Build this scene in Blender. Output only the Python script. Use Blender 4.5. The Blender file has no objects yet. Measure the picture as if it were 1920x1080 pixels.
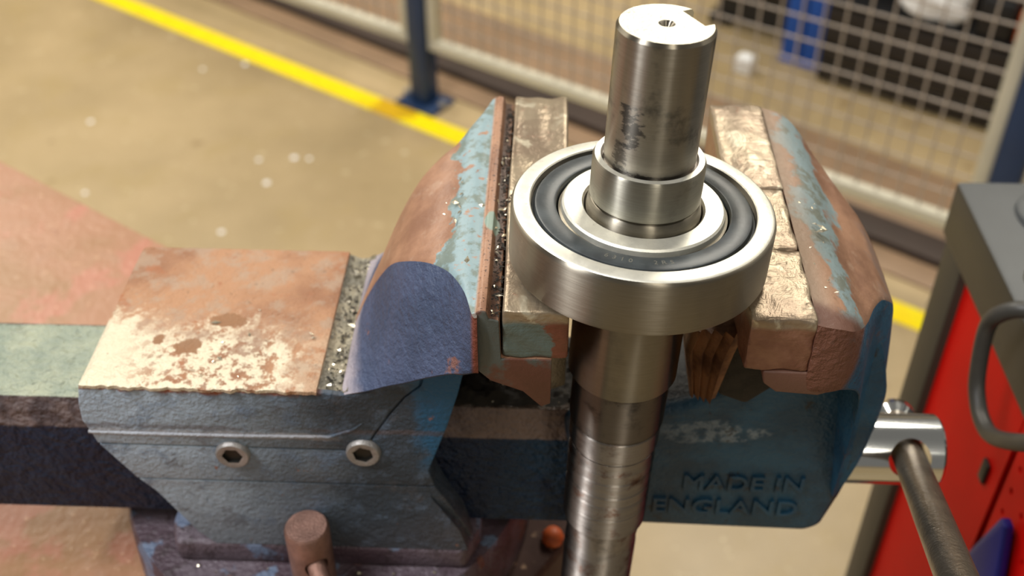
import bpy, bmesh, math, random
from mathutils import Vector, Matrix
from math import sin, cos, pi, radians
random.seed(7)
SC = bpy.context.scene
COL = SC.collection

# ------------------------------------------------------------------ camera, world, lights, exposure
R_CAM = Matrix(((0.99933, 0.036586, 0.000232), (0.023323, -0.632131, -0.774511), (-0.02819, 0.773998, -0.632561)))
cd = bpy.data.cameras.new('camera'); cam = bpy.data.objects.new('camera', cd); COL.objects.link(cam)
M3 = Matrix((R_CAM[0], -R_CAM[1], -R_CAM[2])).transposed()
cam.matrix_world = Matrix.Translation((0, 0, 1.4)) @ M3.to_4x4()
cd.sensor_width = 36.0; cd.lens = 2117.5 / 1920 * 36
cd.clip_start = 0.01; cd.clip_end = 60
cd.dof.use_dof = True; cd.dof.focus_distance = 0.462; cd.dof.aperture_fstop = 8.0
SC.camera = cam
SC.view_settings.view_transform = 'Standard'; SC.view_settings.look = 'None'
SC.view_settings.gamma = 1.0; SC.view_settings.use_curve_mapping = False
SC.view_settings.exposure = 0.1
wd = bpy.data.worlds.new('workshop_air'); SC.world = wd; wd.use_nodes = True
wd.node_tree.nodes['Background'].inputs[0].default_value = (1.0, 0.95, 0.86, 1)
wd.node_tree.nodes['Background'].inputs[1].default_value = 0.17

def area(name, loc, target, sx, sy, power, col):
    l = bpy.data.lights.new(name, 'AREA'); l.shape = 'RECTANGLE'; l.size = sx; l.size_y = sy; l.energy = power; l.color = col
    o = bpy.data.objects.new(name, l); COL.objects.link(o); o.location = loc
    o.rotation_euler = (Vector(target) - Vector(loc)).to_track_quat('-Z', 'Y').to_euler()
    return o
WARM = (1.0, 0.93, 0.80)
# rows of ceiling strip lamps in the workshop, then one added for the steel
area('strip_lamp', (-1.9, 3.4, 3.6), (-1.9, 3.4, 0), 0.35, 3.0, 128, WARM)
area('strip_lamp', (1.0, 3.6, 3.6), (1.0, 3.6, 0), 0.35, 3.0, 108, WARM)
area('strip_lamp', (3.2, 2.6, 3.6), (3.2, 2.6, 0), 0.35, 3.0, 34, WARM)
area('strip_lamp', (-1.9, -0.4, 3.4), (-1.6, -0.2, 0), 0.35, 2.4, 100, (0.96, 0.97, 1.0))
area('strip_lamp', (0.75, -1.6, 3.2), (0.6, -1.2, 0), 0.22, 2.4, 22, WARM)  # added narrow lamp that draws a bright streak down the steel

# ------------------------------------------------------------------ helpers
def W(p): return Vector((p[0] / 1000.0, p[1] / 1000.0, (p[2] + 1400.0) / 1000.0))   # millimetres from the camera -> world metres
def empty(name, label, cat, loc, group=None):
    o = bpy.data.objects.new(name, None); COL.objects.link(o); o.location = W(loc); o.empty_display_size = 0.02
    tag(o, label, cat, group); return o
def tag(o, label=None, cat=None, group=None, kind=None):
    if label: o['label'] = label
    if cat: o['category'] = cat
    if group: o['group'] = group
    if kind: o['kind'] = kind
    return o
def origin(parent):
    v = Vector((0, 0, 0))
    while parent is not None: v = v + Vector(parent.location); parent = parent.parent
    return v
def put(name, bm, mats, parent=None, smooth=35, base=None):
    """bm holds world coordinates in metres"""
    bmesh.ops.recalc_face_normals(bm, faces=bm.faces)
    me = bpy.data.meshes.new(name)
    off = origin(parent) if parent else Vector((0, 0, 0))
    if base is not None: off = Vector(base)
    bmesh.ops.translate(bm, verts=bm.verts, vec=-off)
    bm.to_mesh(me); bm.free()
    for m in (mats if isinstance(mats, (list, tuple)) else [mats]): me.materials.append(m)
    if smooth:
        me.polygons.foreach_set('use_smooth', [True] * len(me.polygons)); me.set_sharp_from_angle(angle=radians(smooth))
    o = bpy.data.objects.new(name, me); COL.objects.link(o)
    if parent: o.parent = parent
    elif base is not None: o.location = base
    return o
def bake(o):
    """apply the modifiers of o"""
    dg = bpy.context.evaluated_depsgraph_get(); me = bpy.data.meshes.new_from_object(o.evaluated_get(dg))
    o.modifiers.clear(); o.data = me
def nb(): return bmesh.new()
def face(bm, vs, mi=0):
    try: f = bm.faces.new(vs); f.material_index = mi; return f
    except ValueError: return None
def prism(bm, pts, a0, a1, axis='y', bevel=0, mi=0, seg=2, a0f=None, a1f=None):
    """polygon in the two other axes extruded from a0 to a1 (mm)"""
    def mk(p, a):
        if axis == 'y': return W((p[0], a, p[1]))
        if axis == 'x': return W((a, p[0], p[1]))
        return W((p[0], p[1], a))
    A = [bm.verts.new(mk(p, a0f(p) if a0f else a0)) for p in pts]
    B = [bm.verts.new(mk(p, a1f(p) if a1f else a1)) for p in pts]
    fs = [face(bm, A, mi), face(bm, B[::-1], mi)]
    n = len(pts)
    for i in range(n): fs.append(face(bm, (A[i], A[(i + 1) % n], B[(i + 1) % n], B[i]), mi))
    if bevel:
        es = set(e for f in fs if f for e in f.edges)
        bmesh.ops.recalc_face_normals(bm, faces=[f for f in fs if f])
        bmesh.ops.bevel(bm, geom=list(es), offset=bevel / 1000.0, segments=seg, affect='EDGES', profile=0.5, clamp_overlap=True)
    return bm
def box(bm, x0, x1, y0, y1, z0, z1, bevel=0, mi=0, seg=2):
    return prism(bm, [(x0, y0), (x1, y0), (x1, y1), (x0, y1)], z0, z1, 'z', bevel, mi, seg)
def obox(bm, c, ux, hx, uy, hy, uz, hz, bevel=0, mi=0):
    """oriented box, world metres; half sizes"""
    vs = []
    for sx in (-1, 1):
        for sy in (-1, 1):
            for sz in (-1, 1): vs.append(bm.verts.new(Vector(c) + ux * hx * sx + uy * hy * sy + uz * hz * sz))
    idx = [(0, 1, 3, 2), (4, 6, 7, 5), (0, 4, 5, 1), (2, 3, 7, 6), (0, 2, 6, 4), (1, 5, 7, 3)]
    fs = [face(bm, [vs[i] for i in q], mi) for q in idx]
    if bevel:
        bmesh.ops.recalc_face_normals(bm, faces=fs)
        bmesh.ops.bevel(bm, geom=list(set(e for f in fs for e in f.edges)), offset=bevel, segments=2, affect='EDGES', profile=0.5, clamp_overlap=True)
def frame_of(d):
    d = Vector(d).normalized(); a = Vector((1, 0, 0)) if abs(d.x) < 0.8 else Vector((0, 1, 0))
    x = (a - d * a.dot(d)).normalized(); return x, d.cross(x), d
def lathe(bm, prof, c, d, n=96, mi=0, mis=None, closed=False):
    """prof: list of (s, r) in mm along direction d from c (mm, camera frame)"""
    x, y, z = frame_of(d); C = W(c); rings = []
    for s, r in prof:
        if r < 1e-6: rings.append([bm.verts.new(C + z * s / 1000)])
        else: rings.append([bm.verts.new(C + z * s / 1000 + (x * cos(2 * pi * k / n) + y * sin(2 * pi * k / n)) * r / 1000) for k in range(n)])
    m = len(rings)
    for i in range(m if closed else m - 1):
        a, b = rings[i], rings[(i + 1) % m]; q = mis[i] if mis else mi
        for k in range(n):
            k2 = (k + 1) % n
            if len(a) == 1 and len(b) == 1: continue
            if len(a) == 1: face(bm, (a[0], b[k], b[k2]), q)
            elif len(b) == 1: face(bm, (a[k], a[k2], b[0]), q)
            else: face(bm, (a[k], a[k2], b[k2], b[k]), q)
    return bm
def catmull(pts, n):
    out = []; P = [pts[0]] + list(pts) + [pts[-1]]
    for i in range(1, len(P) - 2):
        for k in range(n):
            t = k / n; a, b, c, d = P[i - 1], P[i], P[i + 1], P[i + 2]
            out.append(tuple(0.5 * ((2 * b[j]) + (-a[j] + c[j]) * t + (2 * a[j] - 5 * b[j] + 4 * c[j] - d[j]) * t * t + (-a[j] + 3 * b[j] - 3 * c[j] + d[j]) * t ** 3) for j in range(len(b))))
    out.append(tuple(pts[-1])); return out
def tube(bm, pts, r, n=12, mi=0, rf=None, cap=True):
    """pts in world metres"""
    pts = [Vector(p) for p in pts]; rings = []; up = None
    for i, p in enumerate(pts):
        t = (pts[min(i + 1, len(pts) - 1)] - pts[max(i - 1, 0)]).normalized()
        if up is None: x, y, _ = frame_of(t)
        else:
            x = (up - t * up.dot(t)).normalized(); y = t.cross(x)
        up = x; rr = rf(i / (len(pts) - 1)) if rf else r
        rings.append([bm.verts.new(p + (x * cos(2 * pi * k / n) + y * sin(2 * pi * k / n)) * rr) for k in range(n)])
    for a, b in zip(rings[:-1], rings[1:]):
        for k in range(n): face(bm, (a[k], a[(k + 1) % n], b[(k + 1) % n], b[k]), mi)
    if cap: face(bm, rings[0][::-1], mi); face(bm, rings[-1], mi)

# ------------------------------------------------------------------ node materials
def S(r, g, b):
    f = lambda c: (c / 255 / 12.92) if c / 255 <= 0.04045 else ((c / 255 + 0.055) / 1.055) ** 2.4
    return (f(r), f(g), f(b), 1)
class Mt:
    def __init__(s, name, rough=0.5, metal=0.0, spec=0.5):
        s.m = bpy.data.materials.new(name); s.m.use_nodes = True; s.t = s.m.node_tree; s.b = s.t.nodes['Principled BSDF']
        s.b.inputs['Roughness'].default_value = rough; s.b.inputs['Metallic'].default_value = metal
        s.b.inputs['Specular IOR Level'].default_value = spec
        s.g = s.t.nodes.new('ShaderNodeNewGeometry'); s._x = None; s.h = None
    def _in(s, sock, v):
        if isinstance(v, bpy.types.NodeSocket): s.t.links.new(v, sock)
        else: sock.default_value = v
    @property
    def pos(s): return s.g.outputs['Position']
    def xyz(s):
        if s._x is None:
            # back to millimetres in the vise frame
            s._x = s.t.nodes.new('ShaderNodeSeparateXYZ'); s._in(s._x.inputs[0], s.pos)
        return [s.ma('MULTIPLY', s._x.outputs[0], 1000), s.ma('MULTIPLY', s._x.outputs[1], 1000), s.ma('SUBTRACT', s.ma('MULTIPLY', s._x.outputs[2], 1000), 1400)]
    def ma(s, op, a, b=0.0, c=None, clamp=False):
        n = s.t.nodes.new('ShaderNodeMath'); n.operation = op; n.use_clamp = clamp; s._in(n.inputs[0], a); s._in(n.inputs[1], b)
        if c is not None: s._in(n.inputs[2], c)
        return n.outputs[0]
    def noise(s, scale, detail=4, rough=0.6, off=(0, 0, 0), stretch=(1, 1, 1), rot=(0, 0, 0), dist=0.0):
        mp = s.t.nodes.new('ShaderNodeMapping'); s._in(mp.inputs[0], s.pos); mp.inputs['Location'].default_value = off; mp.inputs['Scale'].default_value = stretch; mp.inputs['Rotation'].default_value = rot
        n = s.t.nodes.new('ShaderNodeTexNoise'); s._in(n.inputs['Vector'], mp.outputs[0]); n.inputs['Scale'].default_value = scale; n.inputs['Detail'].default_value = detail; n.inputs['Roughness'].default_value = rough; n.inputs['Distortion'].default_value = dist
        return n.outputs['Fac']
    def voro(s, scale, off=(0, 0, 0), stretch=(1, 1, 1), feat='F1'):
        mp = s.t.nodes.new('ShaderNodeMapping'); s._in(mp.inputs[0], s.pos); mp.inputs['Location'].default_value = off; mp.inputs['Scale'].default_value = stretch
        n = s.t.nodes.new('ShaderNodeTexVoronoi'); n.feature = feat; s._in(n.inputs['Vector'], mp.outputs[0]); n.inputs['Scale'].default_value = scale
        return n.outputs['Distance']
    def ss(s, v, a, b):
        """smoothstep from a to b; a may be above b"""
        n = s.t.nodes.new('ShaderNodeMapRange'); n.interpolation_type = 'SMOOTHSTEP'; s._in(n.inputs[0], v)
        if a <= b: n.inputs[1].default_value = a; n.inputs[2].default_value = b; n.inputs[3].default_value = 0; n.inputs[4].default_value = 1
        else: n.inputs[1].default_value = b; n.inputs[2].default_value = a; n.inputs[3].default_value = 1; n.inputs[4].default_value = 0
        return n.outputs[0]
    def mix(s, f, a, b):
        n = s.t.nodes.new('ShaderNodeMix'); n.data_type = 'RGBA'; s._in(n.inputs[0], f); s._in(n.inputs[6], a); s._in(n.inputs[7], b); return n.outputs[2]
    def fm(s, f, a, b):
        n = s.t.nodes.new('ShaderNodeMix'); s._in(n.inputs[0], f); s._in(n.inputs[2], a); s._in(n.inputs[3], b); return n.outputs[0]
    def mul(s, a, b): return s.ma('MULTIPLY', a, b)
    def add(s, a, b): return s.ma('ADD', a, b)
    def col(s, c): s._in(s.b.inputs['Base Color'], c); return s
    def rough(s, v): s._in(s.b.inputs['Roughness'], v); return s
    def metal(s, v): s._in(s.b.inputs['Metallic'], v); return s
    def bump(s, h, dist=0.0005, strength=1.0):
        n = s.t.nodes.new('ShaderNodeBump'); n.inputs['Strength'].default_value = strength; n.inputs['Distance'].default_value = dist; s._in(n.inputs['Height'], h)
        s._in(s.b.inputs['Normal'], n.outputs[0]); return s
    def blob(s, cx, cy, cz, rx, ry, rz, noise=None, amp=0.5):
        """1 inside a stain of the given centre and radii (mm), ragged by noise"""
        x, y, z = s.xyz(); q = None
        for v, c, r in ((x, cx, rx), (y, cy, ry), (z, cz, rz)):
            if r is None: continue
            t = s.ma('DIVIDE', s.ma('SUBTRACT', v, c), r); t = s.mul(t, t); q = t if q is None else s.add(q, t)
        if noise is not None: q = s.add(q, s.mul(s.ma('SUBTRACT', noise, 0.5), amp * 4))
        return s.ss(q, 1.25, 0.75)

def plain(name, c, rough=0.5, metal=0.0, var=0.12, scale=30, bump=0.0, spec=0.5):
    m = Mt(name, rough, metal, spec); n = m.noise(scale, 5, 0.6)
    lo = tuple(x * (1 - var) for x in c[:3]) + (1,); hi = tuple(min(1, x * (1 + var)) for x in c[:3]) + (1,)
    m.col(m.mix(m.ss(n, 0.3, 0.7), lo, hi))
    if bump: m.bump(m.noise(scale * 12, 3, 0.6), bump)
    return m.m

# paint on the fixed body: pale grey blue, hammered, scuffed and rusty along edges, fall-off of light painted in
def mat_body_paint():
    m = Mt('grey_blue_hammered_paint', 0.5, 0, 0.4); x, y, z = m.xyz()
    n1 = m.noise(22, 5, 0.6, off=(3, 1, 2)); n2 = m.noise(70, 5, 0.65); nf = m.noise(420, 4, 0.6)
    side = m.ss(m.add(x, m.mul(m.ma('SUBTRACT', n1, 0.5), 90)), -195, -85)  # front face shaded from left to right in the paint colour
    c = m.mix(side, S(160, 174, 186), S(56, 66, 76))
    c = m.mix(m.mul(m.ss(n2, 0.5, 0.68), 0.6), c, S(98, 116, 138))
    c = m.mix(m.mul(m.ss(m.noise(38, 6, 0.7, off=(7, 7, 1)), 0.56, 0.66), 0.5), c, S(84, 82, 84))
    b = m.mul(m.ss(m.add(x, m.mul(m.ma('SUBTRACT', n2, 0.5), 30)), -66, -52), m.ss(z, -440, -420))
    c = m.mix(b, c, S(38, 92, 128))
    # pale line along the upper rib, grimy line above it
    rib = m.ss(m.ma('ABSOLUTE', m.add(z, m.add(411, m.mul(m.ma('SUBTRACT', n2, 0.5), 6)))), 3.0, 1.2)
    c = m.mix(m.mul(m.mul(rib, m.ss(x, -95, -110)), 0.5), c, S(186, 180, 180))
    dk = m.ss(m.ma('ABSOLUTE', m.add(z, m.add(406.5, m.mul(m.ma('SUBTRACT', n2, 0.5), 5)))), 2.4, 0.6)
    c = m.mix(m.mul(m.mul(dk, m.ss(n1, 0.42, 0.52)), 0.55), c, S(92, 78, 76))
    top = m.mul(m.ss(m.add(z, m.mul(m.ma('SUBTRACT', n2, 0.5), 11)), -383.2, -380.6), m.mul(m.ss(n1, 0.40, 0.5), m.ss(x, -104, -110)))
    c = m.mix(top, c, S(150, 84, 52))
    lip = m.mul(m.ss(m.add(z, m.mul(m.ma('SUBTRACT', n2, 0.5), 6)), -381.4, -379.2), m.ss(x, -180, -206))
    c = m.mix(lip, c, S(216, 206, 200))
    ch = m.ss(m.noise(90, 4, 0.7, off=(1, 5, 9)), 0.70, 0.74)
    c = m.mix(m.mul(ch, 0.8), c, S(150, 96, 66))
    low = m.ss(m.add(z, m.mul(m.ma('SUBTRACT', n1, 0.5), 50)), -455, -505)  # shade on the lower, receding face put into the colour
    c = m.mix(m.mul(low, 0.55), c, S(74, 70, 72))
    m.col(c); m.rough(m.fm(n1, 0.38, 0.62)); m.bump(m.add(nf, m.mul(n2, 0.8)), 0.0016, 1.0); return m.m
def mat_block_top():
    m = Mt('rusty_worn_block_top', 0.5, 0.0, 0.6); x, y, z = m.xyz()
    n1 = m.noise(18, 6, 0.62, off=(2, 0, 0)); n2 = m.noise(60, 6, 0.7, off=(0, 3, 0)); n3 = m.noise(170, 5, 0.7); nf = m.noise(600, 3, 0.6)
    c = m.mix(m.ss(n1, 0.38, 0.62), S(144, 98, 66), S(172, 126, 90))
    c = m.mix(m.mul(m.ss(n2, 0.48, 0.62), 0.6), c, S(164, 142, 120))
    c = m.mix(m.mul(m.ss(m.noise(48, 5, 0.6, off=(5, 5, 5)), 0.58, 0.68), 0.8), c, S(156, 92, 50))
    # worn metal toward the front left corner, its pale glare put into the colour
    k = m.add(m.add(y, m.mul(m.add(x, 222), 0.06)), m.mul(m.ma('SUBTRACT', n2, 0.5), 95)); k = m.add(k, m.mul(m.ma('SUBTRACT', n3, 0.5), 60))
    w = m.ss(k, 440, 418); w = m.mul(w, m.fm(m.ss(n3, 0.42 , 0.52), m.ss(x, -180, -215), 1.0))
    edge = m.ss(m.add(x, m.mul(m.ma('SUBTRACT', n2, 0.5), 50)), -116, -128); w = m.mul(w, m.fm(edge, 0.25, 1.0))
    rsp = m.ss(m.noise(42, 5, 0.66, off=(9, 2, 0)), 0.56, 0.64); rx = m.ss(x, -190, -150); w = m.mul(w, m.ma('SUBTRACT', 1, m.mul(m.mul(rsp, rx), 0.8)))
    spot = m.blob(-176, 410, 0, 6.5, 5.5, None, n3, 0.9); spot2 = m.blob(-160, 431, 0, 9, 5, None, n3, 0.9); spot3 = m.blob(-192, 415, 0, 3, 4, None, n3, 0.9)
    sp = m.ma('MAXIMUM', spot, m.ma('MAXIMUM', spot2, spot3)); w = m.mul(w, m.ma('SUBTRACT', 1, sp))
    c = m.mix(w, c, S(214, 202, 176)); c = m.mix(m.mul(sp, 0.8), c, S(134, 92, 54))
    c = m.mix(m.mul(m.ss(m.noise(240, 3, 0.6, off=(4, 4, 4)), 0.66, 0.72), 0.5), c, S(110, 84, 58))
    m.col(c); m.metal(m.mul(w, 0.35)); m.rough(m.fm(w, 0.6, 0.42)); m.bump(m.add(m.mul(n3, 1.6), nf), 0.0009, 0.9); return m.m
def mat_channel():
    m = Mt('oily_channel', 0.35, 0.1, 0.6); n1 = m.noise(60, 5, 0.6); n3 = m.noise(300, 4, 0.6)
    c = m.mix(m.ss(n1, 0.35, 0.65), S(96, 92, 78), S(146, 136, 112)); c = m.mix(m.ss(n3, 0.52, 0.62), c, S(70, 62, 46))
    m.col(c); m.bump(m.add(n1, n3), 0.0012, 0.8); return m.m
def mat_jaw_top(right=False):
    m = Mt('rust_with_old_pale_paint' + ('_movable' if right else ''), 0.48, 0, 0.5); x, y, z = m.xyz()
    n1 = m.noise(26, 6, 0.6, off=(1, 4, 0)); n2 = m.noise(80, 5, 0.65, off=(2, 2, 2)); n3 = m.noise(260, 4, 0.6)
    c = m.mix(m.ss(n1, 0.35, 0.62), S(136, 98, 76), S(168, 126, 98)); c = m.mix(m.mul(m.ss(n2, 0.55, 0.7), 0.45), c, S(178, 150, 128))
    wob = m.add(m.mul(m.ma('SUBTRACT', n1, 0.5), 62), m.mul(m.ma('SUBTRACT', n2, 0.5), 16))
    if not right:
        a = m.add(x, wob); band = m.mul(m.ss(a, -44.5, -43.5), m.ss(x, -27.2, -28.6)); c = m.mix(m.mul(band, m.ss(n2, 0.36, 0.42)), c, m.mix(m.ss(n2, 0.5, 0.6), S(134, 156, 160), S(112, 124, 116)))
        far = m.ss(m.add(a, m.mul(m.ma('ABSOLUTE', m.ma('SUBTRACT', y, 437)), 0.30)), -62, -66); c = m.mix(m.mul(far, m.ss(y, 455, 470)), c, S(112, 142, 160))
        gro = m.ss(m.ma('ABSOLUTE', m.add(x, 20.6)), 3.4, 0.6); c = m.mix(m.mul(gro, 0.9), c, S(66, 44, 34))
        sp = m.mul(m.ss(m.noise(700, 2, 0.5), 0.60, 0.66), m.ss(x, -30, -24)); c = m.mix(m.mul(sp, 0.85), c, S(52, 34, 28))
        fr = m.ss(y, 350.4, 349.8); c = m.mix(fr, c, m.mix(m.ss(n1, 0.46, 0.54), S(92, 54, 40), S(78, 82, 76)))
        p = m.blob(-24, 413, 0, 3.4, 7, None, n2, 0.3); c = m.mix(p, c, S(134, 152, 138))
    else:
        a = m.ma('SUBTRACT', x, m.mul(wob, 0.7)); band = m.mul(m.ss(a, 137, 134), m.ss(a, 118, 121)); c = m.mix(m.mul(band, m.ss(n2, 0.30, 0.42)), c, m.mix(m.ss(n2, 0.5, 0.6), S(138, 156, 158), S(120, 126, 116)))
        c = m.mix(m.mul(m.ss(x, 128, 112), 0.7), c, S(156, 138, 118))
        c = m.mix(m.ss(m.add(y, m.mul(m.ma('SUBTRACT', n1, 0.5), 40)), 374, 358), c, S(106, 72, 58))
        c = m.mix(m.mul(m.ss(m.add(a, 0), 146, 156), m.ss(n1, 0.5, 0.56)), c, S(146, 118, 104))
    m.col(c); m.rough(m.fm(n1, 0.36, 0.6)); m.bump(m.add(n2, m.mul(n3, 0.5)), 0.0007, 0.8); return m.m
def mat_jaw_side(name, a, b, rx=None):
    m = Mt(name, 0.52, 0, 0.45); x, y, z = m.xyz(); n1 = m.noise(30, 5, 0.6); n2 = m.noise(90, 5, 0.65); nf = m.noise(300, 4, 0.6)
    c = m.mix(m.ss(n1, 0.35, 0.65), a, b)
    if rx is None:
        c = m.mix(m.ss(m.add(x, m.add(m.mul(m.add(z, 370), 0.55), m.mul(m.ma('SUBTRACT', n1, 0.5), 24))), -84, -98), c, S(168, 158, 164))
        c = m.mix(m.mul(m.ss(m.noise(44, 4, 0.6, off=(3, 3, 8)), 0.63, 0.68), 0.85), c, S(136, 92, 78))
        c = m.mix(m.ss(x, -30.5, -28.4), c, S(120, 62, 46))
    else:
        rust = m.mul(m.ss(m.add(m.add(x, m.mul(m.add(z, 330), -0.45)), m.mul(m.ma('SUBTRACT', n1, 0.5), 6)), 134, 129), m.ss(z, -352, -342))
        c = m.mix(rust, c, S(110, 70, 54)); c = m.mix(m.mul(m.ss(n2, 0.58, 0.64), 0.5), c, S(98, 76, 70))
    m.col(c); m.bump(m.add(nf, n2), 0.0018, 1.0); return m.m
def mat_insert(name, right):
    m = Mt(name, 0.32, 0.5, 0.5); x, y, z = m.xyz()
    n1 = m.noise(30, 5, 0.6, off=(1, 0, 0)); n2 = m.noise(75, 4, 0.6, stretch=(1, 0.7, 1), dist=0.6); n3 = m.noise(220, 4, 0.6); ln = m.noise(60, 3, 0.6, stretch=(0.4, 5, 5), off=(0, 2, 0))
    c = m.mix(m.ss(n1, 0.38, 0.62), S(138, 120, 100), S(162, 146, 122)); c = m.mix(m.mul(m.ss(n2, 0.56, 0.66), 0.8), c, S(198, 188, 164))
    c = m.mix(m.mul(m.ss(n3, 0.6, 0.7), 0.3), c, S(150, 100, 76))
    fr = m.ss(z, -303, -306)
    fc = m.mix(m.ss(n1, 0.4, 0.6), S(116, 76, 58), S(142, 102, 80)) if right else m.mix(m.ss(m.add(n1, m.mul(m.add(x, 5), -0.012)), 0.46, 0.5), S(112, 64, 46), S(92, 104, 98))
    c = m.mix(fr, c, fc)
    m.col(c); m.metal(m.fm(fr, 0.5, 0.15)); m.rough(m.fm(n2, 0.28, 0.46)); m.bump(m.add(m.add(m.mul(n2, 2.2), m.mul(n3, 0.5)), m.mul(ln, 0.7)), 0.0006, 0.8); return m.m
def mat_bar():
    m = Mt('slide_bar_paint', 0.42, 0, 0.3); x, y, z = m.xyz(); n1 = m.noise(26, 5, 0.6); n2 = m.noise(90, 4, 0.6); ht = m.noise(190, 3, 0.5, stretch=(1, 1.3, 1)); nf = m.noise(420, 3, 0.6)
    top = m.mix(m.ss(n1, 0.35, 0.65), S(140, 150, 134), S(172, 176, 152)); top = m.mix(m.ss(x, -160, -60), top, S(84, 72, 62))
    bev = m.mix(m.ss(n2, 0.4, 0.62), S(78, 66, 66), S(112, 96, 92)); bev = m.mix(m.ss(x, -60, -10), bev, S(126, 108, 98))
    frt = m.mix(m.ss(n2, 0.4, 0.65), S(18, 30, 52), S(28, 42, 64)); frt = m.mix(m.mul(m.ss(x, -40, 10), m.ss(n1, 0.3, 0.6)), frt, S(34, 62, 86))
    c = m.mix(m.ss(m.add(z, m.mul(m.ma('SUBTRACT', n2, 0.5), 3)), -434.5, -433), frt, bev); c = m.mix(m.ss(m.add(z, m.mul(m.ma('SUBTRACT', n2, 0.5), 1.0)), -415.9, -415.4), c, top)
    m.col(c); m.rough(m.fm(m.ss(z, -416.5, -415.4), 0.5, 0.27)); m.bump(m.add(m.mul(ht, 1.6), m.mul(nf, .5)), 0.0028, 1.0); return m.m
def mat_movable():
    m = Mt('dark_blue_cast_paint', 0.45, 0, 0.5); x, y, z = m.xyz(); n1 = m.noise(30, 5, 0.6); n2 = m.noise(85, 5, 0.7, off=(3, 0, 1)); nf = m.noise(300, 4, 0.6)
    c = m.mix(m.ss(n1, 0.35, 0.65), S(26, 64, 88), S(38, 86, 114))
    t = m.mix(m.ss(n2, 0.45, 0.6), S(52, 48, 42), S(84, 74, 60))
    c = m.mix(m.ss(m.add(y, m.mul(m.ma('SUBTRACT', n2, 0.5), 10)), 408, 414), c, t)
    wn = m.mul(m.blob(86, 407, -424, 26, 20, 8, n1, 1.1), m.ss(m.noise(150, 4, 0.7), 0.40, 0.58)); c = m.mix(m.mul(wn, 0.85), c, S(140, 154, 164))
    c = m.mix(m.mul(m.ss(m.add(x, m.mul(m.ma('SUBTRACT', n1, 0.5), 60)), 120, 40), 0.85), c, S(26, 42, 56))  # shadow near the shaft painted into the colour
    c = m.mix(m.mul(m.ss(n2, 0.60, 0.66), 0.8), c, S(34, 32, 34)); c = m.mix(m.mul(m.ss(m.add(x, m.mul(m.ma('SUBTRACT', n2, 0.5), 14)), 154, 160), m.ss(z, -440, -460)), c, S(44, 34, 34))
    m.col(c); m.bump(m.add(nf, n2), 0.0010, 0.9); return m.m
def mat_steel(name, base=(0.32, 0.295, 0.25, 1), rough=0.22, dirt=0.5, rust=0.0, brushed=0.4, axis_rough=1.0, bands=None, dark=None):
    """turned steel; brushing rings run round the shaft axis"""
    m = Mt(name, rough, 1.0, 0.5); x, y, z = m.xyz()
    s = m.add(z, m.add(m.mul(x, 0.0375), m.mul(y, 0.0352)))          # distance along the leaning shaft axis
    cv = m.t.nodes.new('ShaderNodeCombineXYZ'); m._in(cv.inputs[2], m.mul(s, 1.0)); m._in(cv.inputs[0], m.mul(x, 0.03)); m._in(cv.inputs[1], m.mul(y, 0.03))
    nz = m.t.nodes.new('ShaderNodeTexNoise'); m._in(nz.inputs['Vector'], cv.outputs[0]); nz.inputs['Scale'].default_value = 2.6; nz.inputs['Detail'].default_value = 4
    gr = nz.outputs['Fac']
    n1 = m.noise(45, 5, 0.65, off=(2, 3, 4), stretch=(1, 1, 0.8)); n2 = m.noise(160, 5, 0.7, stretch=(0.6, 0.6, 1.6))
    c = m.mix(m.ss(gr, 0.3, 0.7), tuple(v * 0.88 for v in base[:3]) + (1,), base)
    d = m.ss(m.add(n1, m.mul(n2, 0.25)), 0.62, 0.80)
    c = m.mix(m.mul(d, dirt), c, (0.05, 0.045, 0.04, 1)); r = m.fm(m.mul(d, dirt), rough, 0.5)
    if dark:
        for b in dark:
            k = m.blob(*b[:6], m.noise(150, 6, 0.75, off=(1, 1, 6), stretch=(1, 1, 2.2)), 1.5); c = m.mix(m.mul(k, b[6]), c, (0.03, 0.028, 0.026, 1)); r = m.fm(m.mul(k, b[6]), r, 0.55)
    if rust:
        k = m.ss(m.noise(70, 5, 0.7, off=(8, 8, 8)), 0.62 - 0.2 * rust, 0.76 - 0.1 * rust); c = m.mix(m.mul(k, 0.8), c, S(120, 76, 48)); r = m.fm(m.mul(k, 0.8), r, 0.6)
    m.col(c); m.rough(m.add(r, m.mul(m.ma('SUBTRACT', gr, 0.5), 0.12)))
    tg = m.t.nodes.new('ShaderNodeCombineXYZ'); tg.inputs[0].default_value = 0.0375; tg.inputs[1].default_value = 0.0352; tg.inputs[2].default_value = 1
    m._in(m.b.inputs['Tangent'], tg.outputs[0]); m.b.inputs['Anisotropic'].default_value = axis_rough
    m.bump(m.add(m.mul(gr, brushed), m.mul(n2, 0.12)), 0.0001, 0.5); return m.m
def mat_face(name, base, rough=0.35, bump=0.6, spots=0.5):
    m = Mt(name, rough, 0.85, 0.5); n1 = m.noise(90, 5, 0.65); n2 = m.noise(400, 4, 0.6); n3 = m.noise(900, 3, 0.6)
    c = m.mix(m.ss(n1, 0.35, 0.65), tuple(v * 0.9 for v in base[:3]) + (1,), base); c = m.mix(m.mul(m.ss(n2, 0.62, 0.72), spots), c, S(120, 100, 70))
    m.col(c); m.rough(m.fm(n1, rough, rough + 0.15)); m.bump(m.add(n2, m.mul(n3, 0.5)), 0.0003, bump); return m.m
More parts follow.
